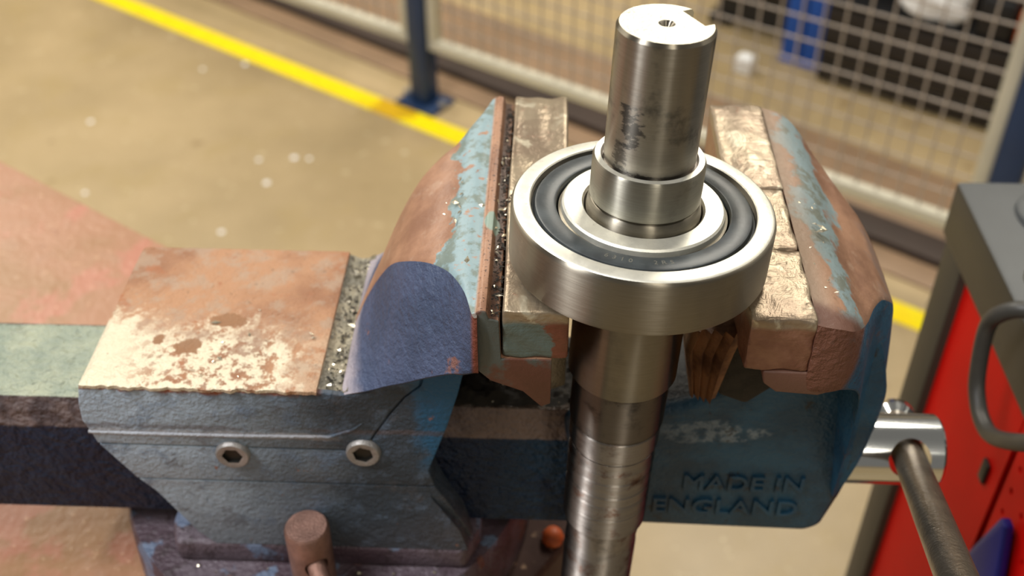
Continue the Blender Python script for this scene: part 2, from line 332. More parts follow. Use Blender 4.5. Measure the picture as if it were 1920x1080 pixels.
def mat_rubber():
    m = Mt('black_rubber_seal', 0.36, 0, 0.6); n1 = m.noise(60, 4, 0.6); n2 = m.noise(240, 5, 0.7, stretch=(1, 2.2, 1))
    c = m.mix(m.ss(n1, 0.3, 0.7), S(44, 48, 50), S(66, 72, 74)); c = m.mix(m.mul(m.ss(n2, 0.60, 0.70), 0.35), c, S(96, 100, 98)); m.col(c); m.rough(m.fm(n1, 0.3, 0.5)); m.bump(n2, 0.0002, 0.4); return m.m
def mat_floor():
    m = Mt('sealed_concrete_floor', 0.42, 0, 0.5); n1 = m.noise(1.6, 6, 0.6); n2 = m.noise(7, 6, 0.65); n3 = m.noise(30, 4, 0.6)
    c = m.mix(m.ss(n1, 0.3, 0.7), S(154, 134, 98), S(180, 158, 120)); c = m.mix(m.mul(m.ss(n2, 0.5, 0.68), 0.45), c, S(164, 142, 96)); c = m.mix(m.mul(m.ss(n3, 0.62, 0.7), 0.4), c, S(218, 202, 164))
    sp = m.ss(m.voro(9), 0.10, 0.06); c = m.mix(m.mul(sp, m.mul(m.ss(n2, 0.52, 0.6), 0.8)), c, S(232, 222, 196))
    c = m.mix(m.mul(m.ss(m.noise(12, 2, 0.5, off=(4, 4, 0)), 0.68, 0.73), 0.5), c, S(128, 104, 68))
    m.col(c); m.rough(m.fm(n2, 0.30, 0.46)); return m.m
def mat_bench():
    m = Mt('red_rusty_bench_steel', 0.4, 0, 0.5); n1 = m.noise(9, 6, 0.62, off=(1, 0, 0)); n2 = m.noise(34, 6, 0.66); n3 = m.noise(170, 4, 0.6)
    c = m.mix(m.ss(n1, 0.40, 0.60), S(150, 112, 78), S(164, 120, 92)); c = m.mix(m.mul(m.ss(m.noise(13, 4, 0.6, off=(6, 1, 0)), 0.52, 0.60), 0.5), c, S(186, 116, 100))
    x, y, z = m.xyz(); c = m.mix(m.ss(m.add(x, m.mul(m.ma('SUBTRACT', n2, 0.5), 30)), -48, -28), c, S(66, 44, 38)); c = m.mix(m.mul(m.ss(n2, 0.56, 0.68), 0.5), c, S(160, 124, 98)); c = m.mix(m.mul(m.ss(n3, 0.62, 0.7), 0.35), c, S(232, 196, 160)); c = m.mix(m.mul(m.ss(m.noise(50, 3, 0.6, off=(2, 9, 2)), 0.66, 0.72), 0.6), c, S(132, 82, 58))
    m.col(c); m.rough(m.fm(m.ss(x, -48, -28), 0.42, 0.85)); m.bump(m.add(n2, m.mul(n3, 0.6)), 0.0014, 0.8); return m.m
def mat_base():
    m = Mt('swivel_base_grime', 0.42, 0.1, 0.5); n1 = m.noise(26, 5, 0.6, off=(5, 0, 0)); n2 = m.noise(80, 6, 0.7); n3 = m.noise(320, 3, 0.6)
    c = m.mix(m.ss(n1, 0.4, 0.6), S(74, 58, 66), S(96, 84, 92)); c = m.mix(m.mul(m.ss(n2, 0.52, 0.62), 0.7), c, S(58, 46, 48)); c = m.mix(m.mul(m.ss(m.noise(34, 4, 0.6, off=(0, 7, 3)), 0.57, 0.62), 0.7), c, S(104, 124, 150)); c = m.mix(m.mul(m.ss(m.noise(40, 4, 0.6, off=(0, 1, 8)), 0.60, 0.64), 0.6), c, S(112, 66, 48))
    m.col(c); m.bump(m.add(n2, n3), 0.0012, 0.8); return m.m
def mat_teeth():
    m = Mt('rusted_pipe_jaw', 0.5, 0.2, 0.5); n1 = m.noise(60, 5, 0.6); n2 = m.noise(200, 4, 0.6)
    c = m.mix(m.ss(n1, 0.35, 0.6), S(92, 60, 40), S(146, 104, 70)); m.col(c); m.bump(n2, 0.0008, 0.8); return m.m
def mat_yellow():
    m = Mt('yellow_floor_tape', 0.35, 0, 0.5); n1 = m.noise(30, 5, 0.6); c = m.mix(m.ss(n1, 0.3, 0.7), S(255, 222, 0), S(255, 236, 0))
    k = m.blob(-372, 2384, 0, 60, 50, None, m.noise(26, 4, 0.7), 0.9); c = m.mix(m.mul(k, 0.8), c, S(214, 160, 20)); m.col(c); return m.m
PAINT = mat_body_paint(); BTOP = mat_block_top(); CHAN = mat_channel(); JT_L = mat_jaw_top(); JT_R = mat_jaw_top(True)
JS_L = mat_jaw_side('navy_casting_paint', S(52, 66, 92), S(68, 80, 108)); JS_R = mat_jaw_side('blue_casting_paint', S(28, 72, 100), S(42, 94, 126), True)
INS_L = mat_insert('worn_jaw_plate_steel', False); INS_R = mat_insert('worn_copper_tinted_jaw_plate', True)
BAR = mat_bar(); MOV = mat_movable(); RUB = mat_rubber()
ST_UP = mat_steel('ground_shaft_steel', dirt=0.55, rough=0.34, dark=[(30, 366, -224, 6, 9, 13, 0.7), (37, 364, -250, 10, 14, 6, 0.75), (27, 368, -238, 4, 9, 14, 0.5), (26, 370, -208, 2.5, 6, 6, 0.5), (48, 362, -236, 1.2, 5, 2, 0.8), (49, 362, -214, 1, 5, 1.4, 0.7)])
ST_COL = mat_steel('collar_steel', base=(0.38, 0.36, 0.30, 1), dirt=0.3, rough=0.34, brushed=0.9)
ST_BRG = mat_steel('bearing_race_steel', base=(0.31, 0.28, 0.225, 1), dirt=0.15, rough=0.36, brushed=0.2)
ST_DK = mat_steel('oily_dark_shaft_steel', base=(0.22, 0.19, 0.16, 1), dirt=0.7, rough=0.42)
ST_RST = mat_steel('stained_shaft_steel', base=(0.42, 0.38, 0.34, 1), dirt=0.45, rust=0.55, rough=0.44, brushed=1.0)
FACE = mat_face('faced_shaft_end', (0.86, 0.82, 0.68, 1), 0.42, 0.9, 0.35); RACE_F = mat_face('ground_race_face', (0.88, 0.86, 0.76, 1), 0.42, 0.35, 0.2)
CHROME = Mt('bright_plated_steel', 0.13, 1.0).m; CHROME.node_tree.nodes['Principled BSDF'].inputs['Base Color'].default_value = (0.72, 0.74, 0.74, 1)
DARKST = plain('dull_rod_steel', S(146, 132, 116), 0.34, 0.9, 0.25, 40, 0.0004)
GAP = plain('black_gap_shade', S(26, 24, 20), 0.5)  # black stands for shade inside screw sockets, slot and bearing gap
SCREW = plain('grey_screw_steel', S(150, 146, 142), 0.42, 0.5, 0.2, 60, 0.0004)
PINM = plain('brown_pin_steel', S(156, 120, 106), 0.4, 0.7, 0.25, 90, 0.0006)
FLOOR = mat_floor(); BENCH = mat_bench(); BASE = mat_base(); TEETH = mat_teeth(); YEL = mat_yellow()
POSTB = plain('navy_post_paint', S(22, 50, 88), 0.4, 0, 0.1, 8); FRAMEW = plain('off_white_frame_paint', S(204, 198, 178), 0.45, 0, 0.06, 8); WIRE = plain('grey_wire', S(176, 164, 152), 0.45, 0.2, 0.1, 8)
KERB = plain('brown_floor_strip', S(136, 110, 84), 0.6, 0, 0.12, 6); KERBD = plain('dark_floor_strip', S(58, 44, 36), 0.7, 0, 0.15, 6)
TGREY = plain('dark_grey_worktop', S(74, 76, 76), 0.5, 0, 0.08, 14); TDARK = plain('brown_black_frame_paint', S(54, 50, 42), 0.5, 0, 0.1, 12); REDP = plain('red_panel_paint', S(196, 8, 2), 0.55, 0, 0.08, 10, 0, 0.15)
HOSE = plain('grey_black_cable_sheath', S(62, 60, 56), 0.45, 0, 0.12, 60); BLACKP = plain('black_plastic', S(24, 24, 26), 0.45); BLUEP = plain('blue_plastic', S(16, 24, 110), 0.4, 0, 0.06, 10)
BLUEL = plain('bright_blue_paint', S(20, 84, 176), 0.45, 0, 0.06, 6); DRAW = plain('dark_cabinet_paint', S(38, 32, 28), 0.6, 0, 0.2, 3); WHITEP = plain('white_cloth', S(246, 246, 244), 0.7, 0, 0.05, 20); ORG = plain('orange_plastic', S(206, 96, 46), 0.5, 0, 0.1, 60)
CHIP = plain('bright_swarf', S(226, 216, 190), 0.25, 0.85, 0.2, 300); GRIME = plain('oily_grime', S(44, 38, 30), 0.6, 0, 0.4, 140, 0.001); WALLM = plain('wall_paint', S(206, 196, 172), 0.8, 0, 0.05, 1)

# ------------------------------------------------------------------ the setting
def struct(name, bm, m): return tag(put(name, bm, m, None), kind='structure')
bm = nb(); box(bm, -6500, 6500, -3000, 9000, -1500, -1400); struct('floor', bm, FLOOR)
bm = nb(); box(bm, -6500, 6500, 9000, 9150, -1400, 2300); struct('wall_back', bm, WALLM)
U = Vector((.836, -.549, 0)).normalized(); V = Vector((.549, .836, 0)).normalized(); Z = Vector((0, 0, 1)); P0 = Vector((-.297, 2.417, 0))
def fp(u, v, h): return P0 + U * (u / 1000) + V * (v / 1000) + Z * (h / 1000)
U2 = (U - V * .046).normalized(); V2 = Vector((-U2.y, U2.x, 0))
def fp2(u, v, h): return fp(0, 0, 0) + U2 * (u / 1000) + V2 * (v / 1000) + Z * (h / 1000)
bm = nb(); obox(bm, fp2(500, 98, 3), U2, 4.2, V2, 0.036, Z, 0.0025, 0.001); struct('trim_1', bm, KERB)
bm = nb(); obox(bm, fp2(500, 178, 10), U2, 4.2, V2, 0.040, Z, 0.0095, 0.002); struct('trim_2', bm, KERBD)  # darker strip laid along the fence
bm = nb(); obox(bm, fp2(500, 345, 2.2), U2, 4.2, V2, 0.12, Z, 0.0018, 0.0008); struct('floor_band', bm, KERB)  # brown band of floor farther behind the fence, laid as a thin strip
bm = nb()
yd = Vector((.8275, -.5615, 0)).normalized(); yn = Vector((.5615, .8275, 0)).normalized(); yc = Vector((-.378, 2.382, 0.0012))
obox(bm, yc, yd, 3.6, yn, 0.029, Z, 0.0010)
tag(put('floor_tape', bm, YEL, None), 'yellow marking tape running across the concrete floor in front of the mesh fence', 'tape')
bm = nb()
for (x, y) in ((-675, 1875), (-655, 2152), (-576, 2164), (-541, 2161), (-618, 2060), (-1092, 2304), (-889, 2571), (-786, 2603), (-1006, 2006)):
    r = random.uniform(5, 9); lathe(bm, [(0.2, 0), (2.2, r * .5), (1.2, r), (0.2, r * 1.05), (0.2, 0)], (x, y, -1400), (0, 0, 1), 7)
tag(put('floor_debris', bm, WHITEP, None), 'pale flecks of debris lying scattered on the floor before the yellow tape', 'debris', kind='stuff')

# ------------------------------------------------------------------ mesh fence
def fence_post(u, label):
    t = empty('fence_post', label, 'post', (0, 0, 0), 'posts of the mesh fence'); t.location = fp(u, 0, 0)
    bm = nb(); obox(bm, fp(u, 0, 1010), U, .025, V, .025, Z, 1.0, .004); put('pole', bm, POSTB, t)
    bm = nb(); obox(bm, fp(u, 0, 5), U, .058, V, .045, Z, .005, .002); put('base_plate', bm, POSTB, t)
    for s in (-1, 1):
        bm = nb(); c = fp(u + s * 55, 0, 10); lathe(bm, [(0, 0), (0, 11), (9, 11), (9, 0)], (c.x * 1000, c.y * 1000, -1390), (0, 0, 1), 6); put('bolt', bm, SCREW, t)
fence_post(-5, 'navy blue fence post with base plate by the yellow tape')
fence_post(1323, 'navy blue fence post behind the dark tool trolley')
def fence_panel(u0, u1, label, h1=2000):
    t = empty('mesh_screen', label, 'mesh screen', (0, 0, 0), 'white framed wire mesh screens'); t.location = fp(u0, 0, 150)
    h0 = 157; w = 26
    for a, b, c, d in ((u0, u1, h0, h0 + w), (u0, u1, h1 - w, h1)):
        bm = nb(); obox(bm, fp((a + b) / 2, 0, (c + d) / 2), U, (b - a) / 2000, V, .012, Z, (d - c) / 2000, .003); put('rail', bm, FRAMEW, t)
    for a, b in ((u0, u0 + w), (u1 - w, u1)):
        bm = nb(); obox(bm, fp((a + b) / 2, 0, (h0 + h1) / 2), U, (b - a) / 2000, V, .012, Z, (h1 - h0) / 2000 - .026, .002); put('stile', bm, FRAMEW, t)
    def wire(p, q, me=None):
        bm = nb(); tube(bm, [p, q], .0022, 6); return put('wire', bm, WIRE, t, 60)
    n = int((u1 - u0 - 2 * w) / 40.5); st = (u1 - u0 - 2 * w) / n; first = None
    for k in range(1, n):
        if first is None: first = wire(fp(u0 + w + st * k, 0, h0 + w), fp(u0 + w + st * k, 0, h1 - w)); uu = k
        else:
            c = first.copy(); COL.objects.link(c); c.parent = t; c.location = U * (st * (k - uu) / 1000)
    m = int((h1 - h0 - 2 * w) / 42.5); st = (h1 - h0 - 2 * w) / m; first = None
    for k in range(1, m):
        if first is None: first = wire(fp(u0 + w, 3.5, h0 + w + st * k), fp(u1 - w, 3.5, h0 + w + st * k)); uu = k
        else:
            c = first.copy(); COL.objects.link(c); c.parent = t; c.location = Z * (st * (k - uu) / 1000)
fence_panel(22, 1296, 'white framed wire mesh screen between the two navy posts')
fence_panel(-1306, -32, 'white framed wire mesh screen left of the navy post by the tape')
fence_panel(1350, 2624, 'white framed wire mesh screen right of the post behind the trolley')

# ------------------------------------------------------------------ things beyond the fence
t = empty('storage_cabinet', 'low dark cabinet on the floor beyond the mesh fence', 'cabinet', (0, 0, 0)); t.location = fp(1100, 960, 0)
bm = nb(); obox(bm, fp(1150, 980, 520), U, .80, V, .19, Z, .42, .006); put('body', bm, DRAW, t)
for k in range(3):
    bm = nb(); obox(bm, fp(610 + 540 * k, 785, 520), U, .255, V, .006, Z, .39, .003); d = put('door', bm, DRAW, t)
    bm = nb(); obox(bm, fp(820 + 540 * k, 772, 560), U, .006, V, .008, Z, .06, .002); put('handle', bm, SCREW, d)
bm = nb(); obox(bm, fp(1150, 980, 65), U, .78, V, .17, Z, .035); put('plinth', bm, BLACKP, t)
for k in range(4):
    bm = nb(); obox(bm, fp(380 + 513 * k, 830, 15), U, .03, V, .03, Z, .0149); put('foot', bm, BLACKP, t)
t = empty('blue_stand', 'bright blue steel stand on two legs beyond the mesh fence', 'stand', (0, 0, 0)); t.location = fp(658, 735, 0)
for k, uu in enumerate((630, 686)):
    bm = nb(); obox(bm, fp(uu, 735, 200), U, .026, V, .02, Z, .192, .003); put('leg', bm, BLUEL, t)
    bm = nb(); obox(bm, fp(uu, 735, 4), U, .027, V, .028, Z, .004, .001); put('foot', bm, BLUEL, t)
bm = nb(); obox(bm, fp(655, 733, 410), U, .11, V, .035, Z, .03, .006); put('platform', bm, BLUEL, t)
bm = nb(); obox(bm, fp(658, 735, 210), U, .013, V, .010, Z, .012, .002); put('crossbar', bm, BLUEL, t)
bm = nb(); obox(bm, fp(560, 600, 22), U, .022, V, .02, Z, .022, .004); tag(put('white_block', bm, WHITEP, None), 'small white block standing on the floor by the blue stand', 'block')
# white sack and cases standing on a low dark crate
t = empty('storage_crate', 'low black slatted crate under the white sack beyond the fence', 'crate', (0, 0, 0)); t.location = fp(1010, 710, 0)
bm = nb(); obox(bm, fp(1010, 710, 216), U, .290, V, .05, Z, .005, .001); put('lid', bm, BLACKP, t)
for k in range(4):
    for sv in (-1, 1):
        bm = nb(); obox(bm, fp(1010, 710 + sv * 45, 36 + 48 * k), U, .283, V, .004, Z, .021, .001); put('slat', bm, DRAW, t)
for sx in (-1, 1):
    for sv in (-1, 1):
        bm = nb(); obox(bm, fp(1010 + sx * 275, 710 + sv * 34, 105), U, .008, V, .006, Z, .105); put('corner_post', bm, DRAW, t)
bm = nb(); bmesh.ops.create_icosphere(bm, subdivisions=4, radius=1)
for v in bm.verts:
    q = v.co.copy(); f = 1 + 0.10 * sin(q.x * 5 + q.y * 3) + 0.07 * sin(q.z * 9 + q.x * 4)
    a = q.x * f * 84; b = q.y * f * 40; c = max(q.z, -0.5) * f * 62
    v.co = fp(965 + a, 705 + b, 262 + c)
tag(put('sack', bm, WHITEP, None, 80), 'white crumpled sack lying on the low black crate', 'sack')
bm = nb(); obox(bm, fp(1106, 705, 268), U, .040, V, .040, Z, .0465, .010); tag(put('case', bm, BLACKP, None), 'small black case beside the white sack beyond the fence', 'case')
bm = nb(); obox(bm, fp(1182, 705, 262), U, .030, V, .035, Z, .0405, .008); tag(put('case', bm, ORG, None), 'orange red case end beyond the fence at the far right', 'case')

# ------------------------------------------------------------------ workbench
A_ = Vector((-.836, .549, 0)).normalized(); B_ = Vector((-.549, -.836, 0)).normalized(); K = Vector((.050, .492, .84))
t = empty('workbench', 'rusty red steel workbench carrying the vise', 'workbench', (0, 0, 0)); t.location = (K + A_ * .75 + B_ * .35) - Z * .84
bm = nb(); obox(bm, K + A_ * .75 + B_ * .35 - Z * .006, A_, .75, B_, .35, Z, .006, .002); put('bench_top', bm, BENCH, t)
for c, h, f in ((K + A_ * .75 + B_ * .02, .75, .02), (K + A_ * .75 + B_ * .68, .75, .02)):
    bm = nb(); obox(bm, c - Z * .042, A_, h - .03, B_, f * .8, Z, .030, .002); put('apron', bm, TDARK, t)
for i, (a, b) in enumerate(((.05, .03), (1.45, .03), (.05, .67), (1.45, .67))):
    bm = nb(); obox(bm, K + A_ * a + B_ * b - Z * .456, A_, .022, B_, .022, Z, .3839, .003); put('leg', bm, plain('olive_grey_leg', S(74, 68, 56), .5, 0, .15, 10) if i == 0 else bpy.data.materials['olive_grey_leg'], t)
bm = nb(); obox(bm, K + A_ * .75 + B_ * .35 - Z * .62, A_, .70, B_, .30, Z, .01, .002); put('shelf', bm, TDARK, t)
bm = nb(); lathe(bm, [(0, 0), (0, 6.5), (4, 7), (8, 5), (9.5, 0)], (9, 441, -559.9), (0, 0, 1), 9); tag(put('clay_lump', bm, ORG, None, 60), 'small orange lump at the bench corner beside the shaft', 'lump')

# ------------------------------------------------------------------ tool trolley
t = empty('tool_trolley', 'dark tool trolley with red perforated side panel', 'trolley', (500, 480, -1400))
bm = nb(); box(bm, 292, 760, 358, 684, -496, -450, 4); put('worktop', bm, [TGREY, TDARK], t)
me = t.children[0].data
for p in me.polygons:
    if p.normal.z < 0.5: p.material_index = 1
for x, y in ((296, 642), (296, 362), (716, 642), (716, 362)):
    bm = nb(); box(bm, x, x + 38, y, y + 38, -1330, -496.2, 2); put('post', bm, TDARK, t)
    bm = nb(); lathe(bm, [(-12, 0), (-12, 28), (-8, 32), (8, 32), (12, 28), (12, 0)], (x + 19, y + 19, -1368), (1, 0, 0), 20); w = put('caster', bm, BLACKP, t)
    bm = nb(); box(bm, x + 2, x + 36, y + 8, y + 30, -1334, -1330); put('fork', bm, SCREW, w)
def perforated(bm, x, y0, y1, z0, z1, pitch, r, y2, zt):
    """steel sheet in the plane x with real round-cornered holes (a field of octagons)"""
    ny = int((y2 - y0) / pitch); nz = int((zt - z0) / pitch)
    for i in range(ny):
        for j in range(nz):
            cy = y0 + (i + .5) * pitch; cz = z0 + (j + .5) * pitch; h = pitch / 2
            out = []; inn = []
            for k in range(8):
                a = pi / 4 * k; s = max(abs(cos(a)), abs(sin(a))); out.append(bm.verts.new(W((x, cy + h * cos(a) / s, cz + h * sin(a) / s)))); inn.append(bm.verts.new(W((x, cy + r * cos(a), cz + r * sin(a)))))
            bk = [bm.verts.new(v.co + Vector((.0022, 0, 0))) for v in inn]
            for k in range(8):
                k2 = (k + 1) % 8; face(bm, (out[k], out[k2], inn[k2], inn[k])); face(bm, (inn[k], inn[k2], bk[k2], bk[k]))
    bmesh.ops.remove_doubles(bm, verts=bm.verts, dist=1e-6)
bm = nb(); perforated(bm, 304, 400, 522, -900, -530, 20.5, 2.6, 522, -530); put('perforated_panel', bm, REDP, t, 0)
bm = nb(); box(bm, 303, 306, 508, 642, -900, -496.5); put('side_panel', bm, REDP, t)
bm = nb(); box(bm, 303.6, 305.6, 400, 508, -530.8, -496.5); box(bm, 308, 310, 400, 520, -900, -531); put('panel_backing', bm, REDP, t)
bm = nb(); box(bm, 300, 303, 522, 531, -590, -572, 1); put('slot', bm, GAP, t)
bm = nb(); box(bm, 300, 750, 366, 676, -1200, -1188, 1); put('shelf', bm, TDARK, t)
bm = nb(); lathe(bm, [(0, 31), (4, 30), (7, 24), (8, 0)], (352, 640, -450), (0, 0, 1), 40); tag(put('rubber_pad', bm, TGREY, None), 'round dark grey pad resting on the trolley worktop', 'pad')
bm = nb(); prism(bm, [(468, -568), (476, -568), (524, -715), (412, -715)], 294, 301, 'x', 2.0); tag(put('plastic_wedge', bm, BLUEP, None), 'deep blue wedge shaped plastic part hooked on the red panel', 'plastic part')
bm = nb()
cp = [(330, 505, -443), (300, 508, -438), (283, 514, -428), (272, 522, -438), (270, 527, -455), (270, 519, -484), (270, 508, -496), (270, 493, -500), (270, 475, -494), (270, 446, -468), (276, 420, -440), (300, 405, -436), (340, 400, -441)]
tube(bm, [W(p) for p in catmull(cp, 8)], .0052, 14); tag(put('cable', bm, HOSE, None, 60), 'thick grey black cable looping down over the trolley edge', 'cable')
bm = nb()
tube(bm, [W(p) for p in catmull([(330, 560, -441), (306, 552, -436), (296, 538, -418), (294, 512, -404), (300, 482, -408), (312, 455, -426), (336, 436, -441)], 8)], .0085, 14); tag(put('hose', bm, BLACKP, None, 60), 'fat black hose lying over the trolley edge above the cable', 'hose')

# ------------------------------------------------------------------ the vise
vise = empty('bench_vise', 'large worn blue bench vise bolted to the rusty bench', 'vise', (-127, 464, -560))
# swivel base
bm = nb(); lathe(bm, [(0, 0), (0, 120), (6, 122), (38, 121), (44, 119), (45, 112), (45, 0)], (-127, 464, -560), (0, 0, 1), 96); base = put('swivel_base', bm, BASE, vise)
bm = nb()
prism(bm, [(-199, 384), (-40, 384), (-32, 400), (-32, 490), (-199, 490), (-204, 400)], -515.2, -499, 'z', 3, 0, 3); put('foot_flange', bm, BASE, vise)
# fixed body: core and cast faces separated by fine grooves
fixed = None
bm = nb()
core = [(-220, -380), (-224, -404), (-220, -421), (-206, -446), (-184, -490), (-176, -499.2), (-38, -499.2), (-42, -483), (-56, -457), (-58, -440), (-58, -434), (-47, -401), (-38, -366), (-60, -368), (-84, -381), (-93, -386), (-108, -386), (-109, -380)]
prism(bm, core, 384.6, 490, 'y', 0)
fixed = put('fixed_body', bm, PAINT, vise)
def slab(name, pts, y0, y1, bev, mats, f0=None, parent=None):
    bm = nb(); prism(bm, pts, y0, y1, 'y', bev, 0, 3, f0); return put(name, bm, mats, parent or fixed, 30)
up = [(-222.5, -379.0), (-225.5, -392), (-226.5, -404), (-224.5, -410), (-222.3, -419.8), (-88, -419.8), (-82, -408), (-74, -394), (-66, -382), (-58, -374), (-56, -366), (-70, -372), (-84, -379.5), (-96, -381.5), (-107.6, -380.2)]
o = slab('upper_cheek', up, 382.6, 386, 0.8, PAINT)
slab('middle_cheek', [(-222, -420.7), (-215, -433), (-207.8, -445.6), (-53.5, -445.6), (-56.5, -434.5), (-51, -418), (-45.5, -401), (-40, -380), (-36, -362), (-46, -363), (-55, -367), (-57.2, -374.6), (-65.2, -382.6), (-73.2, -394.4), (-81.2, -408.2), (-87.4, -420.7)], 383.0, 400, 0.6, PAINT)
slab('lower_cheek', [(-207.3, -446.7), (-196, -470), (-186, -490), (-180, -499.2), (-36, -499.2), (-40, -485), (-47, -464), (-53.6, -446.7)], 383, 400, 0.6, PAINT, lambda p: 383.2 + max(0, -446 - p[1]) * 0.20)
bm = nb(); tube(bm, [W(p) for p in ((-225, 382.9, -411.5), (-200, 382.6, -411.5), (-150, 382.6, -411.5), (-104, 382.7, -410.5), (-92, 383.0, -405), (-80, 383.3, -394))], .0009, 8, rf=lambda t: .0010 * (1 - max(0, t - .85) * 5)); put('cast_rib', bm, PAINT, fixed, 60)
# rusty block top (own skin) and the recessed channel beside it
bm = nb(); 
xs = [-222 + i * (222 - 107.3) / 56 for i in range(57)]; ys = [382.6 + j * 108.4 / 44 for j in range(45)]
rnd = random.Random(3)
gridv = {}
def wav(a, b): return 0.25 * sin(a * .21 + b * .13) + 0.2 * sin(a * .47 - b * .31) + 0.18 * sin(b * .9 + a * .2)
for i, x in enumerate(xs):
    for j, y in enumerate(ys):
        yy = y - (rnd.uniform(0, 1.5) + 0.8 * max(0, sin(x * .5)) * (1 if x > -200 else .2) if j == 0 else 0)
        gridv[i, j] = bm.verts.new(W((x, yy, -377.6 + wav(x, y) * .5 - (0.9 if j == 0 or i == 0 else 0) - (0.5 if j == 44 or i == 56 else 0))))
for i in range(56):
    for j in range(44): face(bm, (gridv[i, j], gridv[i + 1, j], gridv[i + 1, j + 1], gridv[i, j + 1]))
ed = [e for e in bm.edges if e.is_boundary]; r = bmesh.ops.extrude_edge_only(bm, edges=ed)
for v in [g for g in r['geom'] if isinstance(g, bmesh.types.BMVert)]:
    v.co.z = W((0, 0, -380.4))[2]
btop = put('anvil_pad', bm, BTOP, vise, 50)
bm = nb()
for i in range(13):
    for j in range(45):
        x = -107.8 + i * 1.25; y = ys[j] + (1 if j == 0 else 0); dz = 3.2 * sin(pi * i / 12) + rnd.uniform(0, .6)
        gridv['c', i, j] = bm.verts.new(W((x, y + .6, -379.6 - dz)))
for i in range(12):
    for j in range(44): face(bm, (gridv['c', i, j], gridv['c', i + 1, j], gridv['c', i + 1, j + 1], gridv['c', i, j + 1]))
put('channel', bm, CHAN, vise, 60)

def head(name, secs, mats, mirror=1, n=7, body_w=None):
    """jaw head: sections across the vise (x: half-width of the top, its height, half-width below, its height)"""
    S_ = []
    for a, b in zip(secs[:-1], secs[1:]): S_.append(a)
    S_ = catmull(secs, 4)
    bm = nb(); rings = []; yc = 437.
    for (x, wt, zt, wb, zb) in S_:
        wt = max(wt, .8); wb = max(wb, wt * 0.9, 1.2)
        half = [(wt * f, zt + 0.4 * (1 - f)) for f in (0.0, .35, .7, .93)] + [(wt, zt - 0.9)]
        for k in range(1, n):
            tt = k / n; half.append((wt + (wb - wt) * (tt ** 0.8) + 1.2 * sin(pi * tt), zt - .9 + (zb - zt + .9) * tt))
        half += [(wb, zb), (wb - 1.2, zb - 1.8), (wb * .6, zb - 3), (0, zb - 3)]
        L = [(yc - a, b) for a, b in half]; Rr = [(yc + a, b) for a, b in half[::-1]][1:-1]
        rings.append([bm.verts.new(W((x, y, z))) for y, z in L + Rr])
    m = len(rings[0]); nh = n + 8
    for a, b in zip(rings[:-1], rings[1:]):
        for k in range(m):
            k2 = (k + 1) % m
            topside = k < 4 or k >= m - 4
            face(bm, (a[k], a[k2], b[k2], b[k]), 0 if topside else 1)
    face(bm, rings[0], 1); face(bm, rings[-1][::-1], 1)
    return put(name, bm, mats, vise, 38)
left = [(-27, 89.5, -299.2, 89, -331), (-29, 88, -299.5, 89, -331), (-33, 74, -299, 88, -333), (-39, 61, -300.5, 85, -336), (-45, 51, -304, 81, -341), (-53, 43, -307.5, 76, -348), (-63, 33, -315, 69, -358), (-72, 20.5, -327, 63, -366), (-81, 9, -345, 58, -374), (-89, 4, -362, 55, -379), (-96, 2.5, -379, 53.8, -382)]
hl = head('fixed_jaw_head', left, [JT_L, JS_L])
bm = nb(); prism(bm, [(-27.6, -331), (-27.6, -299.4), (-25.8, -298.2), (-23.4, -298.6), (-22.4, -302.5), (-18.2, -303.5), (-17.4, -324.4), (4, -324.4), (4, -350), (0, -352), (-8, -343), (-22, -337)], 349.2, 525, 'y', 0.5); put('jaw_ledge', bm, JT_L, vise, 30)
bm = nb(); prism(bm, [(-38, -333), (6, -333), (6, -352), (0, -362), (-10, -370), (-30, -380), (-44, -392), (-50, -410), (-56, -416), (-60, -380)], 404, 482, 'y', 1.5); put('jaw_web', bm, [plain('brown_grimy_web', S(84, 56, 42), .45, 0, .3, 60, .001)], vise, 30)
right = [(111.6, 87, -301, 87, -337), (115, 87, -302, 88, -338), (122, 86, -304, 88, -338), (130, 81, -309, 86, -338), (139, 66, -317.5, 79, -348), (146, 50.5, -322, 64, -384), (153, 38, -327.5, 44, -440), (158, 32, -332.5, 32.5, -470), (166, 20, -345, 31, -446), (172, 9, -362, 24, -424), (175.5, 3, -380, 12, -405)]
hr = head('movable_jaw_head', right, [JT_R, JS_R])
bm = nb(); prism(bm, [(93, -328), (113, -328), (126, -338), (118, -341.5), (100, -340), (94, -335)], 349.5, 525, 'y', 1.2, 0, 3); put('jaw_ledge', bm, JT_R, vise, 40)
# movable body / slide bar
bm = nb()
mv = [(12, -499), (148, -502), (156, -497), (162, -472), (167, -446), (171, -420), (172, -395), (166, -370), (158, -352), (150, -338), (118, -338), (112, -348), (106, -366), (99, -382), (88, -396), (72, -406), (50, -412), (12, -415)]
prism(bm, mv, 405.5, 468.5, 'y', 5.5, 0, 4); movable = put('movable_body', bm, MOV, vise, 45)
bm = nb(); prism(bm, [(403.5 + 2.8, -499), (468, -499), (468, -416), (465, -415.3), (410.5, -415.3), (406.3, -433.5)], -420, 20, 'x', 0.7); put('slide_bar', bm, BAR, vise, 30)
